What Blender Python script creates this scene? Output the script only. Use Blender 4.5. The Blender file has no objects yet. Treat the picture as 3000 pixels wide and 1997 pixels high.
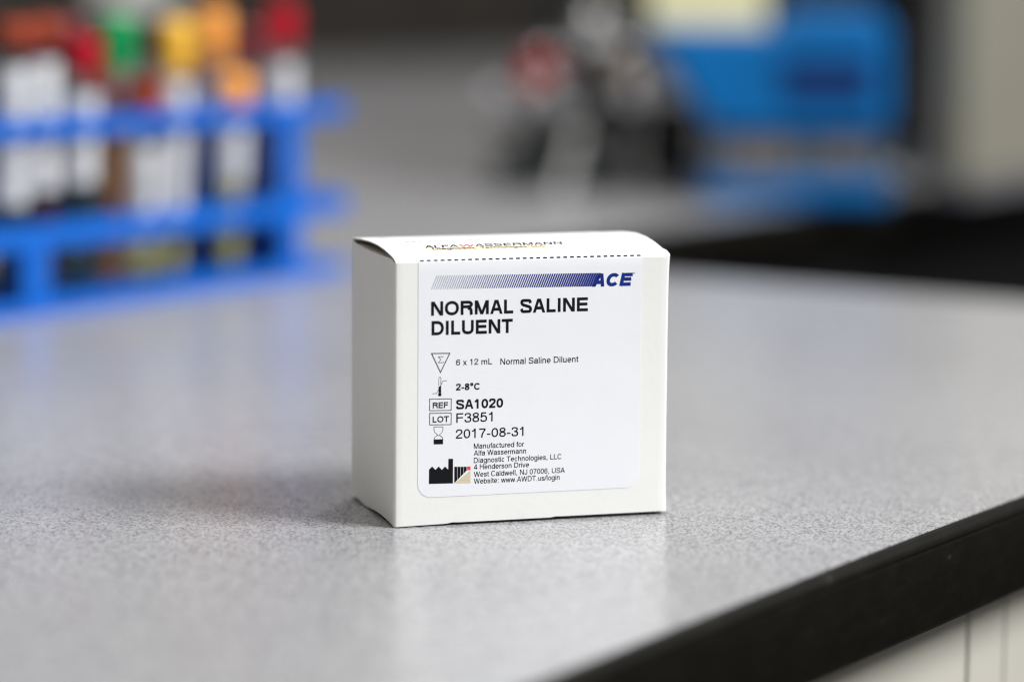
import bpy, bmesh, math, random, os
from mathutils import Vector, Matrix, Euler
random.seed(7)
S = bpy.context.scene
COL = S.collection

# ------------------------------------------------------------------ camera
# World axes: X runs along the bench front edge, Y goes back across the bench,
# Z = 0 is the bench top.  The carton is turned by -BETA about Z.
BETA = math.radians(39.9)
CB, SB = math.cos(BETA), math.sin(BETA)
def w2(x, y):                      # carton-aligned plan coordinates -> world
    return (x*CB + y*SB, -x*SB + y*CB)
FPX, CW, CD, CH = 8445.6, 0.0859, 0.0520, 0.0800
YAW, PITCH, ROLL = 0.302569, 0.130956, 0.0075778
_f = Vector((math.sin(YAW)*math.cos(PITCH), math.cos(YAW)*math.cos(PITCH), -math.sin(PITCH)))
_r = Vector((math.cos(YAW), -math.sin(YAW), 0))
_u = _r.cross(_f)
_r2 = _r*math.cos(ROLL) + _u*math.sin(ROLL)
_u2 = -_r*math.sin(ROLL) + _u*math.cos(ROLL)
CPOS_B = Vector((-0.217682, -0.813509, 0.167117))
def bw(v):
    x, y = w2(v[0], v[1]); return Vector((x, y, v[2]))
CPOS, FWD, RGT, UPV = bw(CPOS_B), bw(_f), bw(_r2), bw(_u2)
cam = bpy.data.cameras.new('camera')
cam.sensor_width = 36.0
cam.lens = FPX/3000*36
cam.clip_start, cam.clip_end = 0.01, 60
cam.dof.use_dof = True
cam.dof.focus_distance = 0.862
cam.dof.aperture_fstop = 3.6
co = bpy.data.objects.new('camera', cam); COL.objects.link(co)
m = Matrix.Identity(4)
for i in range(3):
    m[i][0], m[i][1], m[i][2], m[i][3] = RGT[i], UPV[i], -FWD[i], CPOS[i]
co.matrix_world = m
S.camera = co

# ------------------------------------------------------------------ light
world = bpy.data.worlds.new('World'); S.world = world; world.use_nodes = True
bg = world.node_tree.nodes['Background']
bg.inputs[0].default_value = (1.0, 0.98, 0.95, 1); bg.inputs[1].default_value = 0.235
def area(name, loc, target, sx, sy, power, color):
    l = bpy.data.lights.new(name, 'AREA'); l.shape = 'RECTANGLE'
    l.size, l.size_y, l.energy, l.color = sx, sy, power, color
    o = bpy.data.objects.new(name, l); COL.objects.link(o)
    o.location = loc
    o.rotation_euler = (Vector(target)-Vector(loc)).to_track_quat('-Z', 'Y').to_euler()
    return o
area('window_light', (0.70, -2.25, 2.0), (0, 0, 0.03), 1.4, 1.1, 172, (0.965, 0.985, 1.0))
area('ceiling_fill', (0.9, 0.35, 1.9), (0.9, 0.35, 0), 1.2, 0.18, 20, (1.0, 0.98, 0.94))
area('ceiling_fill', (2.3, 1.3, 1.9), (2.3, 1.3, 0), 1.2, 0.18, 15, (1.0, 0.98, 0.94))  # fill lamp added to brighten the far counter
area('ceiling_fill', (-0.9, 0.1, 1.9), (-0.9, 0.1, 0), 1.2, 0.18, 8, (1.0, 0.95, 0.86))  # warm fill lamp added to lift the carton's left side

S.view_settings.view_transform = 'Standard'; S.view_settings.look = 'None'
S.view_settings.exposure = -0.06; S.view_settings.gamma = 1.0
S.view_settings.use_curve_mapping = False
S.cycles.use_denoising = True
S.cycles.filter_width = 1.2
S.cycles.denoising_prefilter = 'ACCURATE'

# ------------------------------------------------------------------ pixel helpers (photo 3000 x 1997)
def ray(px, py):
    return FWD + RGT*((px-1500)/FPX) + UPV*((998.5-py)/FPX)
def G(px, py, z=0.0):              # where a pixel meets a level surface
    d = ray(px, py); return CPOS + d*((z-CPOS.z)/d.z)
def depth(p): return (Vector(p)-CPOS).dot(FWD)
def onY(px, py, y):                # where a pixel meets a plane of constant world Y
    d = ray(px, py); return CPOS + d*((y-CPOS.y)/d.y)
def _rb(px, py): return _f + _r2*((px-1500)/FPX) + _u2*((998.5-py)/FPX)
def FP(px, py):                    # front face of the carton, carton coordinates (x, z)
    d = _rb(px, py); t = -CPOS_B.y/d.y; p = CPOS_B + d*t; return p.x, p.z
def LP(px, py, z):                 # level plane in carton coordinates (x, y)
    d = _rb(px, py); t = (z-CPOS_B.z)/d.z; p = CPOS_B + d*t; return p.x, p.y
K = 1020/2356
def c1(x, y): return FP(980+x*K, 640+y*K)
def c2(x, y): return FP(980+x*K, 980+y*K)

# ------------------------------------------------------------------ materials
def mat(name, col, rough=0.5, metal=0.0, spec=0.5, **kw):
    m = bpy.data.materials.new(name); m.use_nodes = True
    b = m.node_tree.nodes['Principled BSDF']
    b.inputs['Base Color'].default_value = (*col, 1)
    b.inputs['Roughness'].default_value = rough
    b.inputs['Metallic'].default_value = metal
    b.inputs['Specular IOR Level'].default_value = spec
    for k, v in kw.items(): b.inputs[k.replace('_', ' ')].default_value = v
    return m
def nodes(m): return m.node_tree.nodes, m.node_tree.links, m.node_tree.nodes['Principled BSDF']
def ramp(n, stops):
    r = n.new('ShaderNodeValToRGB'); e = r.color_ramp.elements
    while len(e) < len(stops): e.new(0.5)
    for el, (p, c) in zip(e, stops): el.position = p; el.color = (*c, 1)
    return r
def objcoord(n, l, scale=(1, 1, 1)):
    t = n.new('ShaderNodeTexCoord'); mp = n.new('ShaderNodeMapping'); mp.inputs['Scale'].default_value = scale
    l.new(t.outputs['Object'], mp.inputs[0]); return mp.outputs[0]
def mottled(name, col, amt=0.12, scale=40, rough=0.5, bump=0.0, bscale=300, **kw):
    m = mat(name, col, rough, **kw); n, l, b = nodes(m)
    c = objcoord(n, l); t = n.new('ShaderNodeTexNoise'); t.inputs['Scale'].default_value = scale; t.inputs['Detail'].default_value = 5
    l.new(c, t.inputs['Vector'])
    r = ramp(n, [(0.3, tuple(x*(1-amt) for x in col)), (0.7, tuple(min(1, x*(1+amt)) for x in col))])
    l.new(t.outputs['Fac'], r.inputs[0]); l.new(r.outputs[0], b.inputs['Base Color'])
    if bump:
        t2 = n.new('ShaderNodeTexNoise'); t2.inputs['Scale'].default_value = bscale; t2.inputs['Detail'].default_value = 3
        l.new(c, t2.inputs['Vector'])
        bp = n.new('ShaderNodeBump'); bp.inputs['Strength'].default_value = bump; bp.inputs['Distance'].default_value = 0.0004
        l.new(t2.outputs['Fac'], bp.inputs['Height']); l.new(bp.outputs[0], b.inputs['Normal'])
    return m
# speckled grey laminate
def laminate():
    m = mat('laminate', (0.4, 0.4, 0.41), 0.27); n, l, b = nodes(m)
    c = objcoord(n, l)
    def grains(scale, stops):
        t = n.new('ShaderNodeTexVoronoi'); t.feature = 'F1'; t.voronoi_dimensions = '2D'; t.inputs['Scale'].default_value = scale
        l.new(c, t.inputs['Vector']); sp = n.new('ShaderNodeSeparateColor'); l.new(t.outputs['Color'], sp.inputs[0])
        r = ramp(n, stops); l.new(sp.outputs[0], r.inputs[0]); return r
    ra = grains(1900, [(0.0, (0.17, 0.158, 0.175)), (0.20, (0.20, 0.19, 0.205)), (0.25, (0.34, 0.336, 0.348)), (0.60, (0.385, 0.385, 0.392)), (0.68, (0.44, 0.44, 0.444))])
    rb_ = grains(950, [(0.0, (0.70, 0.68, 0.71)), (0.12, (0.76, 0.75, 0.77)), (0.20, (1, 1, 1)), (1.0, (1, 1, 1))])
    r = n.new('ShaderNodeMix'); r.data_type = 'RGBA'; r.blend_type = 'MULTIPLY'; r.inputs[0].default_value = 1
    l.new(ra.outputs[0], r.inputs[6]); l.new(rb_.outputs[0], r.inputs[7])
    t3 = n.new('ShaderNodeTexNoise'); t3.inputs['Scale'].default_value = 5; t3.inputs['Detail'].default_value = 4
    l.new(c, t3.inputs['Vector'])
    r3 = ramp(n, [(0.3, (0.94, 0.94, 0.94)), (0.7, (1.0, 1.0, 1.0))]); l.new(t3.outputs['Fac'], r3.inputs[0])
    mx = n.new('ShaderNodeMix'); mx.data_type = 'RGBA'; mx.blend_type = 'MULTIPLY'; mx.inputs[0].default_value = 1
    l.new(r.outputs[2], mx.inputs[6]); l.new(r3.outputs[0], mx.inputs[7]); l.new(mx.outputs[2], b.inputs['Base Color'])
    rr = n.new('ShaderNodeMapRange'); rr.inputs[3].default_value = 0.21; rr.inputs[4].default_value = 0.28
    l.new(t3.outputs['Fac'], rr.inputs[0]); l.new(rr.outputs[0], b.inputs['Roughness'])
    return m
def trimmat():
    m = mat('black_trim', (0.012, 0.011, 0.008), 0.5, spec=0.14); n, l, b = nodes(m)
    c = objcoord(n, l, (1, 1, 2.2))
    t = n.new('ShaderNodeTexNoise'); t.inputs['Scale'].default_value = 90; t.inputs['Detail'].default_value = 8; t.inputs['Roughness'].default_value = 0.7
    l.new(c, t.inputs['Vector'])
    r = ramp(n, [(0.45, (0.0038, 0.0034, 0.0022)), (0.64, (0.0062, 0.0054, 0.0032)), (0.76, (0.04, 0.036, 0.025))]); l.new(t.outputs['Fac'], r.inputs[0])
    l.new(r.outputs[0], b.inputs['Base Color'])
    rr = n.new('ShaderNodeMapRange'); rr.inputs[3].default_value = 0.44; rr.inputs[4].default_value = 0.54
    l.new(t.outputs['Fac'], rr.inputs[0]); l.new(rr.outputs[0], b.inputs['Roughness'])
    bp = n.new('ShaderNodeBump'); bp.inputs['Strength'].default_value = 0.08; bp.inputs['Distance'].default_value = 0.0003
    l.new(t.outputs['Fac'], bp.inputs['Height']); l.new(bp.outputs[0], b.inputs['Normal'])
    return m
M = dict(
    laminate=laminate(), trim=trimmat(),
    cabinet=mottled('cream_cabinet_paint', (0.50, 0.475, 0.412), 0.05, 12, 0.4),
    cabdark=mottled('dark_cabinet_interior', (0.03, 0.03, 0.028), 0.2, 20, 0.7),
    floor=mottled('dark_floor', (0.012, 0.012, 0.012), 0.3, 8, 0.6),
    wood=mottled('dark_brown_wood', (0.026, 0.021, 0.017), 0.3, 9, 0.55),
    brass=mat('handle_metal', (0.35, 0.32, 0.24), 0.35, 1.0),
    board=mottled('white_paperboard', (0.82, 0.815, 0.785), 0.015, 60, 0.42, 0.10, 500),
    kraft=mottled('unbleached_board_inside', (0.42, 0.35, 0.27), 0.08, 90, 0.8),
    label=mottled('white_sticker_paper', (0.82, 0.825, 0.852), 0.012, 80, 0.38, 0.05, 700),
    ink=mat('black_ink', (0.006, 0.0065, 0.008), 0.75, spec=0.12),
    inksoft=mat('grey_ink', (0.32, 0.33, 0.40), 0.5),
    navy=mat('blue_ink', (0.006, 0.022, 0.19), 0.7, spec=0.15),
    stripe=mat('violet_blue_ink', (0.02, 0.032, 0.22), 0.7, spec=0.15),
    red=mat('red_ink', (0.75, 0.05, 0.04), 0.5),
    tan=mat('tan_ink', (0.66, 0.57, 0.36), 0.5),
    rack=mottled('blue_plastic', (0.0005, 0.112, 0.51), 0.06, 30, 0.5, spec=0.3),
    glass=mat('tube_glass', (0.92, 0.96, 0.95), 0.06, 0, 0.5, Transmission_Weight=1.0, IOR=1.15),
    paper=mottled('tube_paper_label', (0.62, 0.62, 0.63), 0.12, 60, 0.6),
    print_grey=mat('label_print', (0.25, 0.25, 0.27), 0.6),
    blood=mat('blood_contents', (0.07, 0.006, 0.006), 0.25),
    amber=mat('amber_contents', (0.24, 0.085, 0.010), 0.25),
    serum=mat('yellow_serum', (0.50, 0.42, 0.12), 0.25),
    clear=mat('pale_contents', (0.62, 0.66, 0.66), 0.25),
    teal=mat('dark_teal_contents', (0.012, 0.045, 0.05), 0.25),
    cap_red=mottled('red_stopper', (0.40, 0.002, 0.014), 0.1, 60, 0.6, spec=0.2),
    cap_dark=mottled('maroon_stopper', (0.15, 0.008, 0.012), 0.1, 60, 0.4),
    cap_rust=mottled('rust_stopper', (0.27, 0.040, 0.014), 0.1, 60, 0.6, spec=0.2),
    cap_green=mottled('green_stopper', (0.0, 0.27, 0.075), 0.1, 60, 0.6, spec=0.2),
    cap_yellow=mottled('yellow_stopper', (0.86, 0.46, 0.035), 0.08, 60, 0.4),
    cap_orange=mottled('orange_stopper', (0.95, 0.36, 0.055), 0.08, 60, 0.4),
    blackmetal=mottled('black_enamel', (0.014, 0.015, 0.017), 0.2, 40, 0.45, spec=0.3),
    blackmatte=mottled('dark_gap_black', (0.006, 0.006, 0.006), 0.2, 40, 0.7, spec=0.1),  # black that stands in for dark gaps around the rear bench
    greymetal=mottled('grey_enamel', (0.065, 0.07, 0.072), 0.1, 40, 0.4),
    chrome=mat('chrome', (0.85, 0.85, 0.86), 0.22, 1.0),
    steel=mat('brushed_steel', (0.62, 0.63, 0.63), 0.28, 1.0),
    ring_red=mat('red_ring', (0.62, 0.006, 0.014), 0.5, spec=0.2),
    ring_brown=mat('tan_ring', (0.36, 0.26, 0.18), 0.4),
    blue=mottled('blue_instrument_plastic', (0.0003, 0.115, 0.345), 0.14, 14, 0.5, spec=0.2),
    bluedark=mat('navy_panel', (0.003, 0.026, 0.14), 0.3),
    slate=mottled('slate_plastic', (0.09, 0.11, 0.14), 0.1, 40, 0.5),
    knob=mottled('taupe_knob', (0.20, 0.175, 0.155), 0.1, 60, 0.5),
    cream=mottled('cream_card', (0.72, 0.67, 0.42), 0.04, 40, 0.6),
    beige=mottled('beige_enamel', (0.235, 0.222, 0.175), 0.05, 6, 0.45),
    greyplastic=mottled('grey_plastic', (0.125, 0.125, 0.138), 0.08, 20, 0.45),
    white=mottled('white_paper', (0.78, 0.78, 0.76), 0.03, 20, 0.7),
)

# ------------------------------------------------------------------ mesh helpers
def tag(o, label=None, cat=None, group=None, kind=None):
    if label: o['label'] = label
    if cat: o['category'] = cat
    if group: o['group'] = group
    if kind: o['kind'] = kind
    return o
def empty(name, loc=(0, 0, 0), rz=0.0):
    o = bpy.data.objects.new(name, None); o.empty_display_size = 0.02; COL.objects.link(o)
    o.location = loc; o.rotation_euler = (0, 0, rz); return o
def obj(name, bm, material, parent=None, smooth=False, bevel=0.0, segs=2):
    bmesh.ops.recalc_face_normals(bm, faces=bm.faces)
    me = bpy.data.meshes.new(name); bm.to_mesh(me); bm.free()
    me.materials.append(M[material] if isinstance(material, str) else material)
    o = bpy.data.objects.new(name, me); COL.objects.link(o)
    if parent: o.parent = parent
    if smooth:
        for p in me.polygons: p.use_smooth = True
        me.set_sharp_from_angle(angle=math.radians(40))
    if bevel:
        b = o.modifiers.new('bevel', 'BEVEL'); b.width = bevel; b.segments = segs; b.limit_method = 'ANGLE'; b.angle_limit = math.radians(35)
    return o
def split(o):
    e = o.modifiers.new('split', 'EDGE_SPLIT'); e.split_angle = math.radians(40)
def box(bm, x0, x1, y0, y1, z0, z1):
    v = [bm.verts.new(p) for p in ((x0,y0,z0),(x1,y0,z0),(x1,y1,z0),(x0,y1,z0),(x0,y0,z1),(x1,y0,z1),(x1,y1,z1),(x0,y1,z1))]
    for f in ((0,3,2,1),(4,5,6,7),(0,1,5,4),(1,2,6,5),(2,3,7,6),(3,0,4,7)): bm.faces.new([v[i] for i in f])
    return bm
def boxo(name, dims, material, parent=None, bevel=0.0, segs=2):
    return obj(name, box(bmesh.new(), *dims), material, parent, False, bevel, segs)
def lathe(prof, n=24, axis='Z', origin=(0, 0, 0)):
    bm = bmesh.new(); rings = []
    for r, h in prof:
        if r < 1e-6: rings.append([bm.verts.new((0, 0, h))])
        else: rings.append([bm.verts.new((r*math.cos(2*math.pi*i/n), r*math.sin(2*math.pi*i/n), h)) for i in range(n)])
    for a, b in zip(rings, rings[1:]):
        for i in range(n):
            j = (i+1) % n
            if len(a) == 1: bm.faces.new((a[0], b[i], b[j]))
            elif len(b) == 1: bm.faces.new((a[i], a[j], b[0]))
            else: bm.faces.new((a[i], a[j], b[j], b[i]))
    if axis == 'Y': bmesh.ops.rotate(bm, matrix=Matrix.Rotation(math.pi/2, 3, 'X'), verts=bm.verts)
    if axis == 'X': bmesh.ops.rotate(bm, matrix=Matrix.Rotation(math.pi/2, 3, 'Y'), verts=bm.verts)
    bmesh.ops.translate(bm, vec=origin, verts=bm.verts)
    return bm
def prism(pts, y0, y1, bm=None):   # polygon in x-z, extruded along y
    bm = bm or bmesh.new()
    a = [bm.verts.new((x, y0, z)) for x, z in pts]; b = [bm.verts.new((x, y1, z)) for x, z in pts]
    bm.faces.new(a); bm.faces.new(b[::-1]); n = len(pts)
    for i in range(n): bm.faces.new((a[i], b[i], b[(i+1) % n], a[(i+1) % n]))
    return bm
def slabxy(pts, z0, z1):
    bm = bmesh.new()
    a = [bm.verts.new((x, y, z0)) for x, y in pts]; b = [bm.verts.new((x, y, z1)) for x, y in pts]
    bm.faces.new(a[::-1]); bm.faces.new(b); n = len(pts)
    for i in range(n): bm.faces.new((a[i], a[(i+1) % n], b[(i+1) % n], b[i]))
    return bm

# ------------------------------------------------------------------ setting
UE, VE, VN, VB = 0.660, 0.424, -0.1368, 2.30     # bench end, rear leg front, near front, cupboard plane
TRIM = 0.004
def nearv(u):
    s = (u-0.01)/0.16
    return VN + (0.0006*(1-s*s)**2 if abs(s) < 1 else 0.0)
path = [(-2.5, VN)] + [(-0.15+0.02*i, nearv(-0.15+0.02*i)) for i in range(17)] + [(UE, VN), (UE, VE), (4.2, VE)]
def offset(path, d):               # to the left of travel = into the bench
    out = []
    for i, p in enumerate(path):
        ns = []
        for a, b in ((i-1, i), (i, i+1)):
            if a < 0 or b >= len(path): continue
            t = Vector((path[b][0]-path[a][0], path[b][1]-path[a][1])).normalized(); ns.append(Vector((-t.y, t.x)))
        n = (ns[0]+ns[-1]).normalized(); k = d/max(0.2, n.dot(ns[0]))
        out.append((p[0]+n.x*k, p[1]+n.y*k))
    return out
inner = offset(path, TRIM)
top = inner + [(4.2, VB-0.004), (-2.5, VB-0.004)]
bench = obj('countertop', slabxy(top, -0.029, 0.0), 'laminate'); tag(bench, kind='structure')
prof = [(TRIM-0.0002, -0.0002), (0.0022, -0.0004), (0.0009, -0.0013), (0.0003, -0.0026), (0.0003, -0.0036), (0.0009, -0.0040), (0.0009, -0.0044), (0.0, -0.0048),
        (0.0, -0.0275), (0.0009, -0.0290), (0.0030, -0.0294), (TRIM-0.0002, -0.0294)]
bm = bmesh.new(); rows = []
for d, z in prof: rows.append([bm.verts.new((x, y, z)) for x, y in offset(path, d)])
for a, b in zip(rows, rows[1:]):
    for i in range(len(a)-1): bm.faces.new((a[i], a[i+1], b[i+1], b[i]))
obj('edge_trim', bm, 'trim', bench, True)
fl = boxo('floor', (-6, 8, -5, 6, -0.96, -0.90), 'floor'); tag(fl, kind='structure')

# cream base cabinet below the near edge; its door gaps are read off the photograph
cab = empty('base_cabinet', (0, 0, -0.9)); tag(cab, 'cream painted base cabinet under the near edge of the grey bench', 'cabinet')
VF = VN + 0.022
boxo('carcass', (-2.4, UE-0.02, VF+0.016, VE+0.2, 0.0, 0.8706), 'cabdark', cab)
g1, g2 = onY(2838, 1880, VF).x, onY(2946, 1850, VF).x
cuts = [(g1-1.2, 0.002), (g1-0.8, 0.002), (g1-0.4, 0.002), (g1, 0.0021), (g2, 0.0009), (UE-0.021, 0.001)]
for (a, ga), (b, gb) in zip(cuts, cuts[1:]):
    boxo('door', (a+ga/2, b-gb/2, VF, VF+0.015, 0.06, 0.8695), 'cabinet', cab, 0.0012)
# shaded opening below the rear leg, its darkness put into a black cabinet
cab2 = empty('base_cabinet', (0, 0, -0.9)); tag(cab2, 'black base cabinet put in for the shaded opening under the rear leg of the bench', 'cabinet')
boxo('carcass', (UE+0.02, 4.1, VE+0.05, VE+0.5, 0.0, 0.8706), 'cabdark', cab2)
for i in range(4):
    a = UE+0.03+0.45*i; boxo('door', (a, a+0.446, VE+0.03, VE+0.049, 0.06, 0.868), 'blackmatte', cab2, 0.001)
# dark cupboards closing the back
cup = empty('tall_cupboard', (0, 0, -0.9)); tag(cup, 'long dark brown cupboard standing behind the grey bench', 'cupboard')
boxo('carcass', (-0.5, 6.0, VB+0.02, VB+0.4, 0.0, 2.0), 'cabdark', cup)
for i in range(13):
    a = -0.5+0.5*i
    d = boxo('door', (a+0.002, a+0.498, VB, VB+0.0195, 0.05, 1.98), 'wood', cup, 0.002)
    h = boxo('handle', (a+0.44, a+0.455, VB-0.025, VB-0.0002, 1.02, 1.14), 'brass', d, 0.003)
p0, p1 = onY(300, 14, VB-0.004), onY(520, 12, VB-0.004)
sh = boxo('paper_sheet', (p0.x, p1.x, VB-0.003, VB-0.0005, p0.z, p0.z+0.25), 'white')
tag(sh, 'white paper sheet stuck on the dark cupboard above the green tube cap', 'paper')

# ------------------------------------------------------------------ carton
carton = empty('carton', (0, 0, 0), -BETA)
tag(carton, 'small white cardboard carton with printed sticker standing on the grey bench', 'box')
def bulge(t):
    k = [(0, 0), (0.06, 0.55), (0.12, 1.0), (0.24, 1.85), (0.40, 2.5), (0.58, 2.7), (0.8, 2.35), (1, 1.6)]
    for (a, va), (b, vb) in zip(k, k[1:]):
        if t <= b: 
            s = (t-a)/(b-a); return (va+(vb-va)*s)/1000
    return 0.0016
def lidz(x, y):
    t = max(0, min(1, y/CD)); return CH + bulge(t)*(1+0.30*x/CW*math.sin(math.pi*min(1, t*0.9+0.1)))
RF = 0.0011                        # fold radius
def cpath(x, off=0.0):             # fold + lid profile at x: list of (y, z), offset outwards
    out = []
    for a in (0, 20, 40, 60):
        a = math.radians(a); out.append((RF-(RF+off)*math.cos(a), CH-RF+(RF+off)*math.sin(a)))
    for i in range(1, 25):
        y = RF*0.75+(CD-RF*0.75)*i/24; out.append((y, lidz(x, y)+off))
    return out
def zb(x):                         # slightly uneven lower edge of the front
    t = x*1000
    return (0.0003+0.0003*t/17.5 if t < 17.5 else 0.0009 if t < 18.6 else 0.0008 if t < 50 else 0.00105 if t < 51.5 else 0.0010)
# sleeve: four walls with rounded corner folds
R = 0.0009; loop = []
def arc(cx, cy, a0, a1, n=4): return [(cx+R*math.cos(math.radians(a0+(a1-a0)*i/n)), cy+R*math.sin(math.radians(a0+(a1-a0)*i/n))) for i in range(n+1)]
def lin(a, b, n): return [(a[0]+(b[0]-a[0])*i/n, a[1]+(b[1]-a[1])*i/n) for i in range(1, n)]
cs = [arc(R, R, 180, 270), arc(CW-R, R, 270, 360), arc(CW-R, CD-R, 0, 90), arc(R, CD-R, 90, 180)]
for i, (c, n) in enumerate(zip(cs, (44, 14, 12, 16))): loop += c + lin(c[-1], cs[(i+1) % 4][0], n)
bm = bmesh.new(); rows = []; NZ = 26
for k in range(NZ+1):
    row = []
    for x, y in loop:
        tx, ty = x/CW, y/CD
        front = y < R*1.01
        zt = CH-RF if front else CH-RF+RF*min(1, ty*8)+0.0006*ty-0.0006*math.sin(math.pi*ty)
        if y > CD-R*1.01: zt = lidz(x, CD)-0.0004
        z0 = zb(x) if front else 0.0004+0.0005*math.sin(ty*math.pi*3)**2*(1-abs(2*tx-1)*0)*0.8
        if x < R*1.01 and not front: z0 = 0.0004+0.0009*abs(math.sin(ty*math.pi*1.5))
        z = z0+(zt-z0)*k/NZ; s = k/NZ
        b = math.sin(math.pi*s)
        dx = dy = 0.0
        if x < R*1.01: dx = -0.00035*b*math.sin(math.pi*ty)
        if x > CW-R*1.01: dx = 0.0004*s**14 + 0.0003*(1-s)**10
        if front: dy = -0.00018*b*math.sin(math.pi*tx)
        row.append(bm.verts.new((x+dx, y+dy, z)))
    rows.append(row)
n = len(loop)
for a, b in zip(rows, rows[1:]):
    for i in range(n): bm.faces.new((a[i], a[(i+1) % n], b[(i+1) % n], b[i]))
sl = obj('wall_sleeve', bm, 'board', carton, True)
so = sl.modifiers.new('thick', 'SOLIDIFY'); so.thickness = 0.0006; so.offset = -1; split(sl)
# lid with a front fold
bm = bmesh.new(); xs = [0.0003+(CW-0.0006)*i/30 for i in range(31)]
cols = []
for i, x in enumerate(xs):
    q = cpath(x); ex = 0.0005 if i == 30 else 0
    cols.append([bm.verts.new((x+(ex if j < 5 else 0), y, z)) for j, (y, z) in enumerate(q)])
for a, b in zip(cols, cols[1:]):
    for j in range(len(a)-1): bm.faces.new((a[j], b[j], b[j+1], a[j+1]))
lid = obj('lid', bm, 'board', carton, True)
so = lid.modifiers.new('thick', 'SOLIDIFY'); so.thickness = 0.0004; so.offset = -1
lid.data.materials.append(M['kraft']); so.material_offset = 1; so.material_offset_rim = 0; split(lid)
# dust flaps under the lid, bottom
for sgn in (0, 1):
    bm = bmesh.new(); q = []
    for i in range(9):
        t = i/8; xx = 0.0007+0.026*t; z = CH-0.0004+0.0003*t
        if sgn: xx = CW-xx
        q.append([bm.verts.new((xx, y, z+0.0006*y/CD-0.0006*math.sin(math.pi*y/CD))) for y in [0.002+0.003*t+(CD-0.004-0.007*t)*k/8 for k in range(9)]])
    for a, b in zip(q, q[1:]):
        for k in range(8): bm.faces.new((a[k], b[k], b[k+1], a[k+1]))
    f = obj('dust_flap', bm, 'board', carton, True)
    so = f.modifiers.new('thick', 'SOLIDIFY'); so.thickness = 0.0004; so.offset = 0
boxo('bottom_panel', (0.006, CW-0.006, 0.007, CD-0.006, 0.0, 0.0012), 'board', carton)

# sticker: runs up the front, round the fold and over the lid
LX0, LX1 = c1(567, 500)[0], c2(2068, 300)[0]
LZ0 = (c2(640, 1090)[1]+c2(1950, 1044)[1])/2
RC = 0.0042
def inset(z):
    h = z-LZ0
    return 0.0 if h > RC else RC-math.sqrt(max(0, RC*RC-(RC-h)**2))
TH = 0.00009
def frontdy(x, z):
    s = max(0, min(1, z/(CH-RF))); return -0.00018*math.sin(math.pi*s)*math.sin(math.pi*max(0, min(1, x/CW)))
bm = bmesh.new(); rows = []
zs = [LZ0+RC*(1-math.cos(math.pi/2*i/8)) for i in range(9)] + [LZ0+RC+(CH-RF-LZ0-RC)*i/24 for i in range(1, 25)]
NX = 36
for z in zs:
    a, b = LX0+inset(z), LX1-inset(z)
    rows.append([bm.verts.new((a+(b-a)*i/NX, frontdy(a+(b-a)*i/NX, z)-TH, z)) for i in range(NX+1)])
npath = len(cpath(0))
for j in range(1, npath-3):
    row = []
    for i in range(NX+1):
        x = LX0+(LX1-LX0)*i/NX; y, z = cpath(x, TH)[j]; row.append(bm.verts.new((x, y, z)))
    rows.append(row)
for a, b in zip(rows, rows[1:]):
    for i in range(NX): bm.faces.new((a[i], a[i+1], b[i+1], b[i]))
label = obj('sticker', bm, 'label', carton, True)
so = label.modifiers.new('thick', 'SOLIDIFY'); so.thickness = 0.00008; so.offset = -1; split(label)
label['label'] = 'bluish white printed sticker running from the front over the lid'

# --- print on the sticker
PR = 0.00004
# --- a plain grotesque alphabet drawn as strokes; cap height 1, t = stroke weight
def _sm(pts, n=7):                 # smooth curve through points
    q = [Vector(p) for p in pts]; out = []
    for i in range(len(q)-1):
        a = q[i-1] if i else q[i]*2-q[i+1]; b, c = q[i], q[i+1]; d = q[i+2] if i+2 < len(q) else c*2-b
        for k in range(n):
            u = k/n; out.append(0.5*((2*b)+(c-a)*u+(2*a-5*b+4*c-d)*u*u+(3*b-a-3*c+d)*u**3))
    return out+[q[-1]]
def _el(cx, cy, rx, ry, a0=0, a1=360, n=26, e=0.90):
    out = []
    for i in range(n+1):
        a = math.radians(a0+(a1-a0)*i/n); c, sn = math.cos(a), math.sin(a)
        out.append((cx+rx*math.copysign(abs(c)**e, c), cy+ry*math.copysign(abs(sn)**e, sn)))
    return out[:-1] if abs(a1-a0) >= 360 else out
ADV = dict(zip('ACDEFHIJLMNORSTUW', (667,722,722,667,611,722,278,500,556,833,722,778,722,667,611,722,944)))
ADV.update({c: 556 for c in '012345678abdeghnou'}); ADV.update(dict(c=500, f=278, i=222, l=222, m=833, r=333, s=500, t=278, v=500, w=722, x=500))
ADV.update({' ': 278, ',': 278, '.': 278, ':': 278, '/': 278, '-': 333, '°': 400, '®': 737})
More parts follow.
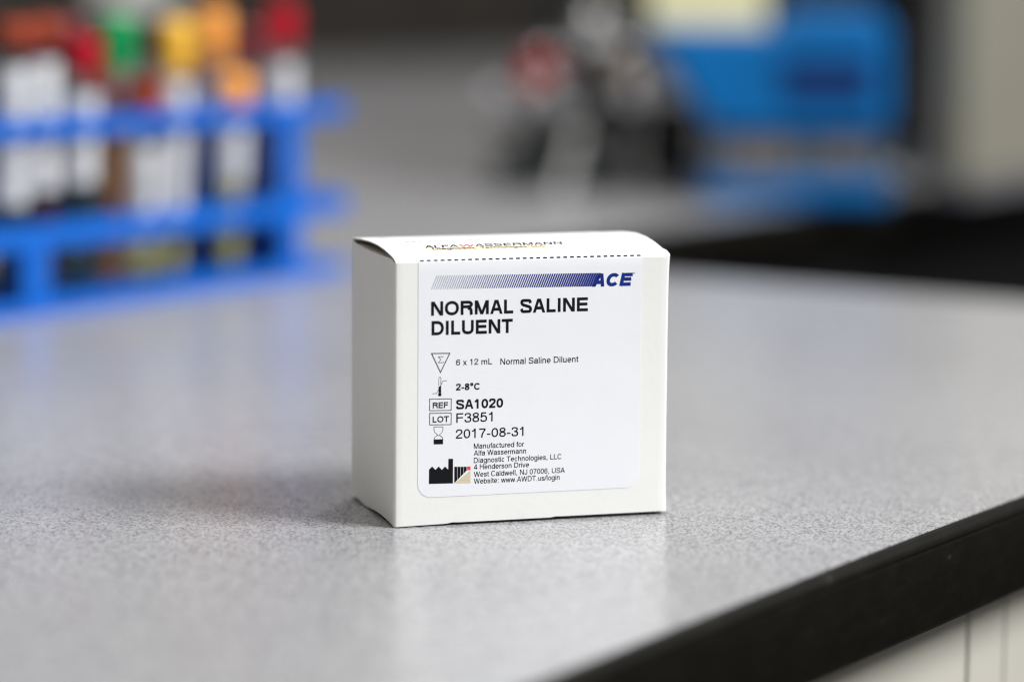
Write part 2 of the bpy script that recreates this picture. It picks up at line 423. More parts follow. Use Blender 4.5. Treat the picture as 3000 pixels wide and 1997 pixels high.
def glyph(ch, t):
    w = ADV[ch]/718+(t-0.118)*0.45; h = t/2; out = []
    sb = 0.105-(t-0.118)*0.25; so_ = 0.06-(t-0.118)*0.15
    L, R_, l, r, m = sb+h, w-sb-h, so_+h, w-so_-h, w/2; B_, T_, X_ = h, 1-h, 0.728
    rib = lambda *p: out.append(('r', list(p)))
    crv = lambda *p: out.append(('r', _sm(p)))
    ring = lambda *a: out.append(('c', _el(*a)))
    def dg(x0, y0, x1, y1):
        k = t*math.hypot(x1-x0, y1-y0)/abs(y1-y0)/2*0.94
        out.append(('p', [(x0-k, y0), (x0+k, y0), (x1+k, y1), (x1-k, y1)]))
    if ch == 'A':
        dg(h+0.02, 0, m-t*0.16, 1); dg(w-h-0.02, 0, m+t*0.16, 1); rib((w*0.25, 0.33), (w*0.75, 0.33))
    elif ch == 'C': out.append(('r', _el(m+0.01, 0.5, m-so_-h, 0.5-h+0.01, 38, 322)))
    elif ch == 'D':
        a = _el(w*0.46, 0.5, r-w*0.46, 0.5-h, 90, -90, 16); out.append(('c', [(L, T_)]+a+[(L, B_)]))
    elif ch in 'EF':
        rib((L, 0), (L, 1)); rib((L+h, T_), (w-0.07, T_)); rib((L+h, 0.52), (w-0.10, 0.52))
        if ch == 'E': rib((L+h, B_), (w-0.06, B_))
    elif ch == 'H': rib((L, 0), (L, 1)); rib((R_, 0), (R_, 1)); rib((L+h, 0.53), (R_-h, 0.53))
    elif ch in 'Il': rib((m, 0), (m, 1))
    elif ch == 'J': crv((R_, 1), (R_, 0.6), (R_, 0.3), (R_-0.06, 0.1), (m-0.03, B_), (l+0.04, 0.1), (l, 0.3))
    elif ch == 'L': rib((L, 0), (L, 1)); rib((L+h, B_), (w-0.05, B_))
    elif ch == 'M': rib((L, 0), (L, 1)); rib((R_, 0), (R_, 1)); dg(m, 0, L+h*0.25, 1); dg(m, 0, R_-h*0.25, 1)
    elif ch == 'N': rib((L, 0), (L, 1)); rib((R_, 0), (R_, 1)); dg(R_-h*0.2, 0, L+h*0.2, 1)
    elif ch == 'O': ring(m, 0.5, m-so_-h, 0.5-h+0.01)
    elif ch == 'R':
        rib((L, 0), (L, 1)); a = _el(w*0.58, 0.735, r-0.02-w*0.58, 0.265-h, 90, -90, 12)
        out.append(('r', [(L+h, T_)]+a+[(L+h, a[-1][1])])); crv((w*0.58, 0.47), (r-0.09, 0.42), (r-0.035, 0.28), (r-0.03, 0.10), (r+0.01, 0))
    elif ch in 'Ss':
        k = 1 if ch == 'S' else X_; u = t*0.5/k
        P_ = [(r-0.01, .70), (r-0.07, .87), (m, 1-u), (l+0.06, .88), (l+0.01, .735), (l+0.09, .60), (m, .515), (r-0.07, .42), (r, .275), (r-0.07, .12), (m, u), (l+0.06, .12), (l-0.01, .31)]
        out.append(('r', _sm([(x, y*k) for x, y in P_])))
    elif ch == 'T': rib((m, 0), (m, 1-t)); rib((0.03, T_), (w-0.03, T_))
    elif ch == 'U': out.append(('r', [(L, 1)]+_el(m, 0.36, m-L, 0.36-h, 180, 360, 16)+[(R_, 1)]))
    elif ch in 'Wvw':
        H_ = 1 if ch == 'W' else X_
        if ch == 'v': dg(m-t*0.12, 0, h+0.02, H_); dg(m+t*0.12, 0, w-h-0.02, H_)
        else:
            q = w*0.27
            dg(q, 0, h+0.02, H_); dg(q+t*0.1, 0, m-t*0.08, H_); dg(w-q-t*0.1, 0, m+t*0.08, H_); dg(w-q, 0, w-h-0.02, H_)
    elif ch == 'x': dg(h+0.03, 0, w-h-0.03, X_); dg(w-h-0.03, 0, h+0.03, X_)
    elif ch == '0': ring(m, 0.5, m-so_-h, 0.5-h)
    elif ch == '1': rib((w*0.54, 0), (w*0.54, 1)); crv((w*0.17, 0.755), (w*0.34, 0.78), (w*0.46, 0.88), (w*0.50, 1.0))
    elif ch == '2': crv((l, .66), (l+.05, .87), (m, T_), (r-.05, .87), (r, .71), (r-.10, .52), (m-.03, .36), (l+.07, .22), (l+.01, h)); rib((l-h*0.9, B_), (r+h*0.7, B_))
    elif ch == '3':
        crv((l, .72), (l+.06, .89), (m, T_), (r-.08, .88), (r-.03, .74), (r-.12, .58), (m-.06, .535)); crv((m-.06, .535), (r-.06, .46), (r, .28), (r-.07, .1), (m, B_), (l+.06, .1), (l-.01, .29))
    elif ch == '4': rib((w*0.68, 0), (w*0.68, 1)); rib((0.03, 0.26), (w-0.03, 0.26)); dg(0.03+h, 0.26, w*0.68-h*0.3, 1)
    elif ch == '5': rib((r-0.02, T_), (l+0.08, T_), (l+0.02, 0.44)); crv((l+.02, .46), (l+.1, .58), (m+.02, .64), (r-.05, .53), (r, .33), (r-.07, .12), (m-.01, B_), (l+.06, .1), (l-.01, .27))
    elif ch == '6': ring(m, 0.33, m-so_-h, 0.33-h); crv((r-.01, .74), (r-.09, .91), (m+.01, T_), (l+.07, .84), (l+.005, .60), (l, .33))
    elif ch == '7': rib((l-h, T_), (r+h*0.6, T_)); crv((r, T_-h), (m+.10, .62), (m-.03, .30), (m-.06, 0))
    elif ch == '8': ring(m, 0.755, (m-so_-h)*0.88, 0.25-h); ring(m, 0.28, m-so_-h, 0.285-h)
    elif ch in 'obd':
        ring(m+(0.02 if ch == 'b' else -0.02 if ch == 'd' else 0), X_/2, m-so_-h, X_/2-h+0.008)
        if ch == 'b': rib((l-0.0, 0), (l-0.0, 1))
        if ch == 'd': rib((r+0.0, 0), (r+0.0, 1))
    elif ch == 'c': out.append(('r', _el(m+.01, X_/2, m-so_-h, X_/2-h+.008, 42, 318)))
    elif ch == 'e': out.append(('r', [(l, X_*0.5)]+_el(m, X_/2, m-so_-h, X_/2-h+.008, 0, 318)[0:]))
    elif ch == 'a':
        crv((l+.03, .50), (l+.09, .65), (m-.02, X_-h), (r-.08, .66), (r-.04, .50), (r-.04, .20), (r-.02, .07), (r+.06, h*0.8)); crv((r-.04, .44), (m-.03, .40), (l+.04, .34), (l, .20), (l+.06, .08), (m-.06, h), (r-.10, .12), (r-.04, .28))
    elif ch == 'g': ring(m-.02, X_/2+.01, m-so_-h, X_/2-h); crv((r, X_), (r, .30), (r, -.02), (r-.07, -.18), (m-.02, -.30+h), (l+.06, -.2), (l+.02, -.10))
    elif ch in 'hn': 
        rib((L-.01, 0), (L-.01, 1 if ch == 'h' else X_)); crv((L-.01, .42), (L+.07, .62), (m+.04, X_-h), (R_-.04, .62), (R_, .44), (R_, .2), (R_, 0))
    elif ch == 'u': rib((R_, 0), (R_, X_)); crv((R_, .30), (R_-.08, .11), (m-.04, h), (L+.04, .11), (L, .28), (L, .5), (L, X_))
    elif ch == 'm':
        rib((L-.01, 0), (L-.01, X_)); crv((L-.01, .42), (L+.05, .62), (w*.33, X_-h), (m-.05, .62), (m, .44), (m, .2), (m, 0)); crv((m, .42), (m+.06, .62), (w*.73, X_-h), (R_-.04, .62), (R_, .44), (R_, .2), (R_, 0))
    elif ch == 'r': rib((L-.01, 0), (L-.01, X_)); crv((L-.01, .40), (L+.05, .60), (w-.10, X_-h-.02), (w-.02, X_-h-.01))
    elif ch == 'f': crv((w*.55, 0), (w*.55, .4), (w*.55, .78), (w*.68, T_-.02), (w*1.02, T_)); rib((0.03, X_-h*.8), (w*.98, X_-h*.8))
    elif ch == 't': crv((w*.50, .92), (w*.50, .6), (w*.50, .2), (w*.62, h+.02), (w*.96, h)); rib((0.03, X_-h*.8), (w*.96, X_-h*.8))
    elif ch == 'i': rib((m, 0), (m, X_)); rib((m, 0.87), (m, 1))
    elif ch in '.,:':
        q = max(t, 0.13); rib((m, 0), (m, q))
        if ch == ',': dg(m-q*.4, -q*1.1, m+q*.1, 0)
        if ch == ':': rib((m, X_-q), (m, X_))
    elif ch == '-': rib((0.06, 0.345), (w-0.06, 0.345))
    elif ch == '/': dg(0, -0.02, w, 1.02)
    elif ch == '°': ring(m, 0.83, 0.145, 0.145)
    elif ch == '®': ring(m, 0.5, 0.45, 0.45); rib((m-.14, .25), (m-.14, .75)); rib((m-.1, .7), (m+.15, .62), (m-.1, .5)); rib((m, .5), (m+.16, .25))
    return out, w
def ribbon(bm, pts, w, close=False):
    pts = [Vector(p) for p in pts]; n = len(pts); L = []; Rr = []
    for i in range(n):
        a = pts[i-1] if (i > 0 or close) else None; b = pts[(i+1) % n] if (i < n-1 or close) else None
        ns = []
        if a is not None: t = (pts[i]-a).normalized(); ns.append(Vector((-t.y, t.x)))
        if b is not None: t = (b-pts[i]).normalized(); ns.append(Vector((-t.y, t.x)))
        nn = (ns[0]+ns[-1]).normalized(); k = w/2/max(0.35, nn.dot(ns[0]))
        L.append(bm.verts.new((*(pts[i]+nn*k), 0))); Rr.append(bm.verts.new((*(pts[i]-nn*k), 0)))
    for i in range(n if close else n-1):
        j = (i+1) % n; bm.faces.new((L[i], L[j], Rr[j], Rr[i]))
def poly(bm, pts): bm.faces.new([bm.verts.new((*p, 0)) for p in pts])
def text_mesh(body, t, shear=0.0, gap=0.0):
    bm = bmesh.new(); x = 0.0
    for ch in body:
        if ch != ' ':
            for k, (kind, pts) in enumerate(glyph(ch, t)[0]):
                n0 = len(bm.verts); q = [(p[0]+x+shear*p[1], p[1]) for p in pts]
                if kind == 'p': poly(bm, q)
                else: ribbon(bm, q, t, kind == 'c')
                bm.verts.ensure_lookup_table()
                for v in bm.verts[n0:]: v.co.z = k          # strokes of a letter lie in separate layers
        x += ADV[ch]/718+(t-0.118)*0.45+gap
    return bm
def bounds(bm):
    X = [v.co.x for v in bm.verts]; Y = [v.co.y for v in bm.verts]; return min(X), max(X), min(Y), max(Y)
LAYER = 0.000004
def fit_text(body, x0, x1, z0, cap, t=0.135, shear=0.0, gap=0.0):
    bm = text_mesh(body, t, shear, gap); a = bounds(bm); sx = (x1-x0)/(a[1]-a[0])
    for v in bm.verts: v.co = Vector((x0+(v.co.x-a[0])*sx, z0+v.co.y*cap, v.co.z*LAYER))
    return bm
def put_front(bm, name, material):
    for v in bm.verts: v.co = Vector((v.co.x, frontdy(v.co.x, v.co.y)-TH-PR-v.co.z, v.co.y))
    return obj(name, bm, material, label)
def line_text(name, body, cfun, left, right, captop, material='ink', t=0.135, shear=0.0):
    (x0, za), (x1, zb_) = cfun(*left), cfun(*right); zt = cfun(left[0], captop)[1]
    return put_front(fit_text(body, x0, x1, za*0.6+zb_*0.4, zt-za, t, shear), name, material)
def P(*pts): return [c2(*p) for p in pts]
PX = c2(1000, 300)[0]-c2(999, 300)[0]        # one crop pixel on the carton front

B = 0.208                                     # bold weight
line_text('title_text', 'NORMAL SALINE', c1, (653, 652), (1713, 633), 557, 'ink', B)
line_text('title_text', 'DILUENT', c1, (656, 787), (1204, 776), 691, 'ink', B)
line_text('brand_text', 'ACE', c1, (1742, 461), (2016, 454), 373, 'navy', 0.27, 0.22)
line_text('printed_text', '®', c1, (2019, 375), (2030, 375), 364, 'navy', 0.12)
bm = bmesh.new()
NS = 74
for i in range(NS):
    t = i/(NS-1); xb = 655+t*(1752-655); xt = xb+36; yb = 478-20*t; yt = 386-18*t; w = 2.6+11.4*t**1.3
    poly(bm, [c1(xb, yb), c1(xb+w, yb), c1(xt+w, yt), c1(xt, yt)])
put_front(bm, 'stripe_band', 'stripe')
line_text('printed_text', '6 x 12 mL', c2, (822, 205), (1065, 201), 165, 'ink')
line_text('printed_text', 'Normal Saline Diluent', c2, (1121, 199), (1648, 188), 157, 'ink')
line_text('printed_text', '2-8°C', c2, (821, 375), (981, 372), 330, 'ink', B)
line_text('printed_text', 'REF', c2, (664, 497), (767, 495), 457, 'ink', 0.19)
line_text('printed_text', 'SA1020', c2, (821, 501), (1139, 495), 437, 'ink', B)
line_text('printed_text', 'LOT', c2, (663, 593), (773, 590), 552, 'ink', 0.19)
line_text('printed_text', 'F3851', c2, (823, 593), (1068, 587), 529, 'ink')
line_text('printed_text', '2017-08-31', c2, (820, 699), (1277, 687), 637, 'ink')
for k, (s, xe) in enumerate((('Manufactured for', 1281), ('Alfa Wassermann', 1294), ('Diagnostic Technologies, LLC', 1533),
                             ('4 Henderson Drive', 1315), ('West Caldwell, NJ 07006, USA', 1557), ('Website: www.AWDT.us/login', 1522))):
    y = 767+46.8*k; line_text('address_text', s, c2, (942, y), (xe, y-11.0*(xe-942)/580-1.5), y-35.5, 'ink', 0.135)
# volume symbol
bm = bmesh.new(); ribbon(bm, P((656, 127), (779, 125), (716, 254)), 5.5*PX, True)
ribbon(bm, P((735, 153), (733, 148), (702, 149), (719, 168), (701, 189), (734, 188), (737, 180)), 3.2*PX)
put_front(bm, 'volume_symbol', 'ink')
# temperature symbol
bm = bmesh.new()
ribbon(bm, P((661, 398), (690, 397), (733, 312), (760, 310)), 2.6*PX)
ribbon(bm, P((705, 398), (705, 293), (708, 288), (712, 287), (716, 288), (719, 293), (719, 398)), 2.4*PX)
put_front(bm, 'temperature_symbol', 'ink')
bm = bmesh.new()
poly(bm, P((706.5, 392), (717.5, 392), (717.5, 350), (706.5, 350)))
put_front(bm, 'temperature_symbol', 'ink')
bm = bmesh.new(); poly(bm, P(*[(711.5+11.5*math.cos(i*math.pi/8), 404.5+11.5*math.sin(i*math.pi/8)) for i in range(16)]))
put_front(bm, 'temperature_symbol', 'ink')
for y0, y1 in ((434, 514), (530, 610)):
    bm = bmesh.new(); ribbon(bm, P((643, y0+1), (789, y0-1), (788, y1-3.5), (643, y1-1)), 4.4*PX, True); put_front(bm, 'reference_frame', 'ink')
# use-by hourglass
bm = bmesh.new()
ribbon(bm, P((672, 623), (733, 622), (733, 640), (728, 658), (716, 670), (706, 679), (717, 684), (729, 694), (732, 707), (732, 738), (672, 739), (672, 708), (676, 695), (688, 685), (699, 680), (690, 671), (678, 659), (672, 641)), 3*PX, True)
put_front(bm, 'use_by_symbol', 'ink')
bm = bmesh.new(); poly(bm, P((672, 707), (732, 706), (732, 738), (672, 739))); put_front(bm, 'use_by_symbol', 'ink')
# maker symbol: factory and striped emblem
bm = bmesh.new()
poly(bm, P((638, 1008), (800, 1004), (801, 838), (770, 838), (769, 912), (747, 890), (726, 913), (704, 890), (682, 913), (660, 890), (639, 911)))
put_front(bm, 'factory_symbol', 'ink')
bm = bmesh.new()
for k in range(4):
    a, b = 810+21.5*k, 810+21.5*k+18.5; f = lambda x: 1002-(x-810)*(86/84)
    poly(bm, P((a, 892), (b, 891.5), (b, f(b)), (a, f(a))))
put_front(bm, 'emblem', 'ink')
bm = bmesh.new(); poly(bm, P((897, 890), (919, 890), (919, 914), (897, 914))); put_front(bm, 'emblem', 'red')
bm = bmesh.new()
for k in range(4):
    ya, yb = 920+21*k, 920+21*k+19; g = lambda y: 812+(1003-y)*(107/86)
    poly(bm, P((919, ya), (919, yb-1), (g(yb), yb+1), (g(ya), ya)))
put_front(bm, 'emblem', 'tan')
# dashed line on the fold
bm = bmesh.new()
ang = [math.radians(a) for a in (22, 34, 46)]
xa, xb_ = c1(578, 262)[0], c1(2072, 240)[0]; stp = (xb_-xa+0.0009)/33
for i in range(33):
    a = xa+i*stp; b = a+stp*0.58; rr = RF+TH+PR; pv = None
    for t in ang:
        q = [bm.verts.new((x, RF-rr*math.cos(t), CH-RF+rr*math.sin(t))) for x in (a, b)]
        if pv: bm.faces.new((pv[0], pv[1], q[1], q[0]))
        pv = q
obj('dashed_line', bm, 'ink', label)
# print on the lid: text laid out flat, then set on the curved lid
ZL = CH+0.0019
def l1(x, y):
    z = ZL
    for _ in range(30):
        q = LP(980+x*K, 640+y*K, z); z += 0.5*(lidz(*q)-z)
    return q
def put_lid(bm, name, material, lift=0.0):
    bmesh.ops.subdivide_edges(bm, edges=[e for e in bm.edges if e.calc_length() > 0.002], cuts=3)
    bmesh.ops.triangulate(bm, faces=bm.faces)
    for v in bm.verts: v.co.z = lidz(v.co.x, v.co.y)+TH+PR*1.5+lift+v.co.z
    return obj(name, bm, material, label)
ya = l1(1000, 193-2)[1]; yt = l1(1000, 174)[1]
xs_ = l1(600, 192)[0]; xe_ = l1(1555, 172)[0]; wd = xe_-xs_
put_lid(fit_text('ALFA', xs_, xs_+wd*0.235, ya, yt-ya, 0.17, 0.25), 'maker_text', 'ink')
put_lid(fit_text('W', xs_+wd*0.262, xs_+wd*0.372, ya, yt-ya, 0.17, 0.25), 'maker_text', 'red')
put_lid(fit_text('ASSERMANN', xs_+wd*0.355, xe_, ya, yt-ya, 0.17, 0.25), 'maker_text', 'ink')
yd0, yd1 = l1(1000, 210)[1], l1(1000, 190)[1]
bm = bmesh.new(); poly(bm, [(xs_+0.0004, yd0), (xs_+wd*0.86, yd0), (xs_+wd*0.86, yd1-0.0004), (xs_+0.0004, yd1-0.0004)]); put_lid(bm, 'tan_band', 'tan')
h = (yd1-yd0)
put_lid(fit_text('Diagnostic', xs_+wd*0.04, xs_+wd*0.345, yd0+h*0.2, h*0.6, 0.17), 'maker_text', 'ink', PR)
put_lid(fit_text('Technologies, LLC', xs_+wd*0.38, xs_+wd*0.84, yd0+h*0.2, h*0.55), 'maker_text', 'ink', PR)
bm = bmesh.new(); yy = l1(1000, 147)[1]; x = xs_-0.003
while x < xs_+wd*1.05:                        # far line of print, too small to read
    w = random.uniform(0.0006, 0.0022); poly(bm, [(x, yy), (x+w, yy), (x+w, yy+0.0011), (x, yy+0.0011)]); x += w+random.uniform(0.0005, 0.0012)
put_lid(bm, 'fine_print', 'inksoft')

# ------------------------------------------------------------------ tube rack
RU1, RV0 = 0.566, 0.430                       # right end, near face (world)
PIT, NC, NR = 0.0235, 13, 4
RU0 = RU1-PIT*NC-0.006
rack = empty('test_tube_rack', ((RU0+RU1)/2, RV0+PIT*NR/2+0.003, 0))
tag(rack, 'blue plastic three tier test tube rack full of capped tubes', 'rack')
ox, oy = rack.location.x, rack.location.y
def hole(c, r): return RU0+0.003+PIT*(c+0.5), RV0+0.003+PIT*(r+0.5)
def plate(z0, z1, holes=True, rad=0.0095):
    bm = bmesh.new(); n = 16
    for c in range(NC):
        for r in range(NR):
            hx, hy = hole(c, r); hx -= ox; hy -= oy; out = []; inn = []
            for i in range(n):
                a = 2*math.pi*(i+0.5)/n; cx, sx = math.cos(a), math.sin(a); k = (PIT/2)/max(abs(cx), abs(sx))
                out.append((hx+cx*k, hy+sx*k)); inn.append((hx+cx*rad, hy+sx*rad))
            # square corners
            vo = {}; 
            for z in (z0, z1):
                vo[z] = ([bm.verts.new((*p, z)) for p in out], [bm.verts.new((*p, z)) for p in inn])
                o_, i_ = vo[z]
                for i in range(n): bm.faces.new((o_[i], o_[(i+1) % n], i_[(i+1) % n], i_[i]))
            for i in range(n): bm.faces.new((vo[z0][1][i], vo[z0][1][(i+1) % n], vo[z1][1][(i+1) % n], vo[z1][1][i]))
    x0, x1, y0, y1 = RU0-ox, RU1-ox, RV0-oy, RV0+PIT*NR+0.006-oy
    for d in ((x0, x1, y0, y0+0.003), (x0, x1, y1-0.003, y1), (x0, x0+0.003, y0+0.003, y1-0.003), (x1-0.003, x1, y0+0.003, y1-0.003)):
        box(bm, d[0], d[1], d[2], d[3], z0-0.002, z1+0.002)
    return bm
obj('top_plate', plate(0.0855, 0.0905), 'rack', rack)
obj('middle_plate', plate(0.034, 0.041), 'rack', rack)
bm = bmesh.new(); box(bm, RU0-ox, RU1-ox, RV0-oy, RV0+PIT*NR+0.006-oy, 0.0, 0.007); obj('base', bm, 'rack', rack, False, 0.0012)
def u_at(px, y):                               # world X under an image column on a line of constant Y, bench height
    a, b = -3.0, 3.0
    for _ in range(60):
        mid = (a+b)/2; d = Vector((mid, y, 0.04))-CPOS
        if 1500+FPX*d.dot(RGT)/d.dot(FWD) < px: a = mid
        else: b = mid
    return (a+b)/2
pr_ = u_at(845, RV0+0.004)
for yv in (RV0+0.0005, RV0+PIT*NR-0.0005):
    boxo('post', (pr_-0.008-ox, pr_+0.008-ox, yv-oy, yv+0.006-oy, 0.0072, 0.0832), 'rack', rack, 0.001)
pe = pr_-0.262
pl = u_at(92, RV0+0.004)
boxo('post', (pl-0.009-ox, pl+0.009-ox, RV0+0.0005-oy, RV0+0.0065-oy, 0.0072, 0.0318), 'rack', rack, 0.001)
boxo('end_panel', (pr_+0.009-ox, pr_+0.012-ox, RV0+0.008-oy, RV0+PIT*NR-0.002-oy, 0.0072, 0.0832), 'rack', rack, 0.0008)
boxo('end_panel', (RU0+0.006-ox, RU0+0.009-ox, RV0+0.008-oy, RV0+PIT*NR-0.002-oy, 0.0072, 0.0832), 'rack', rack, 0.0008)

# tubes
def tube(px_, row, total, cap, contents, fill, lab, text, lean=0.0, capr=0.0083, caph=0.021):
    best = None
    for r in ([row] if isinstance(row, int) else row):
        for c in range(NC):
            if (c, r) in used: continue
            hx, hy = hole(c, r); d = Vector((hx, hy, total*0.85))-CPOS
            e = abs(1500+FPX*d.dot(RGT)/d.dot(FWD)-px_)
            if best is None or e < best[0]: best = (e, c, r, hx, hy)
    e, c, r, hx, hy = best; used.add((c, r))
    t = empty('test_tube', (hx, hy, 0.0072), random.uniform(0, 0.3)); d = Vector((hx, hy, total*0.85))-CPOS
    off = (px_-(1500+FPX*d.dot(RGT)/d.dot(FWD)))*d.dot(FWD)/FPX
    lean = max(-0.05, min(0.05, off/(total*0.85)))
    t.rotation_mode = 'QUATERNION'; t.rotation_quaternion = Matrix.Rotation(lean, 3, Vector((-RGT.y, RGT.x, 0)).normalized()).to_quaternion()
    tag(t, text, 'test tube', 'capped tubes standing in the blue rack')
    L = total-0.0072; R0 = 0.0074
    Lb = L-caph*0.45
    pts = [(0, 0)] + [(R0*math.sin(a), R0*(1-math.cos(a))) for a in (0.4, 0.8, 1.2, math.pi/2)] + [(R0, Lb), (R0-0.0008, Lb), (R0-0.0008, R0), (0.0045, 0.0018), (0, 0.0010)]
    obj('glass_body', lathe(pts, 20), 'glass', t, True)
    rc = R0-0.0010
    obj('contents', lathe([(0, 0.0014), (0.0045, 0.0024), (rc, R0), (rc, Lb*fill), (0, Lb*fill)], 18), contents, t, True)
    if lab:
        lo, hi = lab; rl = R0+0.00025
        o = obj('paper_label', lathe([(rl-0.0002, Lb*lo), (rl, Lb*lo), (rl, Lb*hi), (rl-0.0002, Lb*hi)], 22), 'paper', t, True)
        ang0 = math.atan2(-FWD.y, -FWD.x)-0.25
        bm = bmesh.new(); rp = rl+0.0002; z = Lb*lo+0.006
        while z < Lb*hi-0.008:
            w = random.uniform(0.0008, 0.0022)
            for s in range(4):
                a0, a1 = ang0+s*0.2, ang0+(s+1)*0.2
                bm.faces.new([bm.verts.new((rp*math.cos(a), rp*math.sin(a), zz)) for a, zz in ((a0, z), (a1, z), (a1, z+w), (a0, z+w))])
            z += w+random.uniform(0.0012, 0.004)
        obj('barcode', bm, 'print_grey', o)
    cb = L-caph
    k = obj('stopper', lathe([(R0+0.0003, cb), (capr, cb), (capr, cb+caph*0.35), (capr+0.0007, cb+caph*0.4), (capr+0.0007, L-0.003), (capr-0.0006, L-0.0008), (capr-0.002, L), (0.0036, L), (0.003, L-0.002), (0, L-0.002)], 22), cap, t, True)
used = set()
W = (0.22, 0.80)
T = [  # image column, rows, total height, cap, contents, fill, label span, description
 (40, (0,), 0.138, 'cap_rust', 'teal', 0.45, (0.36, 0.87), 'white labelled tube with rust stopper, nearest the left edge of the picture', 0.011),
 (122, (0,), 0.139, 'cap_rust', 'blood', 0.36, (0.40, 0.88), 'white labelled tube with rust stopper, just left of the maroon stopper', 0.011),
 (190, (2, 3), 0.137, 'cap_dark', 'blood', 0.7, None, 'blood filled tube with maroon stopper left of the bright red stopper'),
 (252, (0,), 0.130, 'cap_red', 'teal', 0.42, (0.46, 0.83), 'white labelled tube with bright red stopper, left of the green stopper', 0.017),
 (350, (0,), 0.139, 'cap_green', 'amber', 0.75, None, 'tube with the only green stopper in the blue rack', 0.025),
 (425, (0,), 0.107, 'cap_rust', 'serum', 0.25, (0.22, 0.75), 'short white labelled tube with rust stopper below the yellow stopper'),
 (515, (0,), 0.137, 'cap_yellow', 'serum', 0.3, (0.26, 0.84), 'white labelled tube with yellow stopper, left of the tall orange stopper', 0.026),
 (690, (0,), 0.109, 'cap_orange', 'serum', 0.8, (0.5, 0.80), 'short tube with orange stopper standing low near the right end'),
 (625, (1,), 0.141, 'cap_orange', 'clear', 0.8, (0.45, 0.80), 'tall tube with orange stopper between the yellow and maroon stoppers', 0.026),
 (735, (3, 2), 0.131, 'cap_dark', 'blood', 0.6, None, 'tube with maroon stopper behind, left of the rightmost red stopper'),
 (825, (0,), 0.143, 'cap_red', 'clear', 0.4, (0.22, 0.84), 'white labelled tube with red stopper at the right end of the rack'),
 (300, (3,), 0.112, 'cap_rust', 'blood', 0.75, None, 'blood tube with rust stopper standing low behind the green stopper'),
 (580, (2, 3), 0.112, 'cap_dark', 'clear', 0.6, W, 'low tube with maroon stopper hidden behind the yellow and orange stoppers'),
 (90, (2, 3), 0.132, 'cap_dark', 'teal', 0.6, None, 'dark tube with maroon stopper behind the two rust stoppers'),
]
for i, a in enumerate(T): tube(*a[:8], caph=a[8] if len(a) > 8 else 0.021)

# ------------------------------------------------------------------ things on the rear bench
HEAD = math.atan2(RGT.y, RGT.x)               # local x = across the view, y = away
def station(name, px, py):
    g = G(px, py); o = empty(name, (g.x, g.y, 0), HEAD); return o, depth(g)/FPX
# microscope
mic, s = station('microscope', 1640, 560)
tag(mic, 'black microscope with chrome objectives and red ring beside the blue instrument', 'microscope')
def X(px): return (px-1640)*s
def Z(py): return (575-py)*s
bm = slabxy([(X(1440), 0.0), (X(1600), -0.012), (X(1860), -0.004), (X(1870), 0.09), (X(1850), 0.15), (X(1500), 0.15), (X(1440), 0.10)], 0.0, Z(480)); obj('base', bm, 'greymetal', mic, False, 0.006, 3)
bm = prism([(X(1745), Z(481)), (X(1880), Z(481)), (X(1885), Z(250)), (X(1850), Z(60)), (X(1780), Z(-70)), (X(1690), Z(-70)), (X(1700), Z(80)), (X(1760), Z(240))], 0.085, 0.125); obj('arm', bm, 'blackmetal', mic, False, 0.005, 3)
bm = slabxy([(X(1430), -0.015), (X(1760), -0.015), (X(1760), 0.084), (X(1430), 0.084)], Z(400), Z(372)); obj('stage', bm, 'greymetal', mic, False, 0.002)
obj('condenser', lathe([(0, Z(470)), (0.022, Z(470)), (0.024, Z(440)), (0.018, Z(402)), (0, Z(402))], 24, 'Z', (X(1600), 0.04, 0)), 'greymetal', mic, True)
obj('lamp_housing', lathe([(0, Z(481)), (0.024, Z(481)), (0.022, Z(473)), (0, Z(473))], 24, 'Z', (X(1600), 0.04, 0)), 'greymetal', mic, True)
obj('nosepiece', lathe([(0, Z(150)), (0.026, Z(150)), (0.030, Z(120)), (0.024, Z(85)), (0, Z(85))], 28, 'Z', (X(1680), 0.06, 0)), 'blackmetal', mic, True)
boxo('head', (X(1620), X(1745), 0.03, 0.10, Z(84), Z(-90)), 'blackmetal', mic, 0.008, 3)
def objective(px, py_top, py_bot, y, ring, r=0.0085, tilt=0.0):
    zt, zb2 = Z(py_top), Z(py_bot); L = zt-zb2
    o = obj('objective', lathe([(0, 0), (r*0.45, 0), (r*0.8, L*0.3), (r, L*0.34), (r, L*0.95), (r*0.8, L), (0, L)], 22), 'chrome', mic, True)
    o.location = (X(px), y, zb2); o.rotation_euler = (0, tilt, 0)
    obj('colour_ring', lathe([(r+0.0001, L*0.36), (r+0.0010, L*0.37), (r+0.0010, L*0.88), (r+0.0001, L*0.89)], 22), ring, o, True)
objective(1560, 160, 350, 0.030, 'ring_red', 0.0135, 0.25)
objective(1690, 150, 345, 0.032, 'greymetal', 0.010, 0.0)
objective(1850, 150, 300, 0.028, 'ring_brown', 0.0135, -0.25)
for px, py, r in ((1753, 92, 0.016), (1863, 285, 0.012), (1441, 292, 0.006), (1611, 285, 0.011)):  # chrome knobs placed and sized to give the round highlights
    k = obj('glint_knob', lathe([(0, -r*1.25), (r*0.5, -r*1.1), (r*0.85, -r*0.7), (r, 0), (r*0.9, r*0.3), (r*0.4, r*0.5), (r*0.35, r*2.0), (0, r*2.0)], 26, 'Y'), 'chrome', mic, True)
    k.location = (X(px), 0.008, Z(py))
bm = lathe([(0, 0), (0.0036, 0), (0.0042, 0.006), (0.0036, 0.044), (0.0025, 0.047), (0, 0.047)], 16); lv = obj('streak_rod', bm, 'white', mic, True)  # white rod added to give the bright slanted streak
lv.location = (X(1640), -0.030, Z(572)); lv.rotation_euler = (0, math.radians(15), 0)

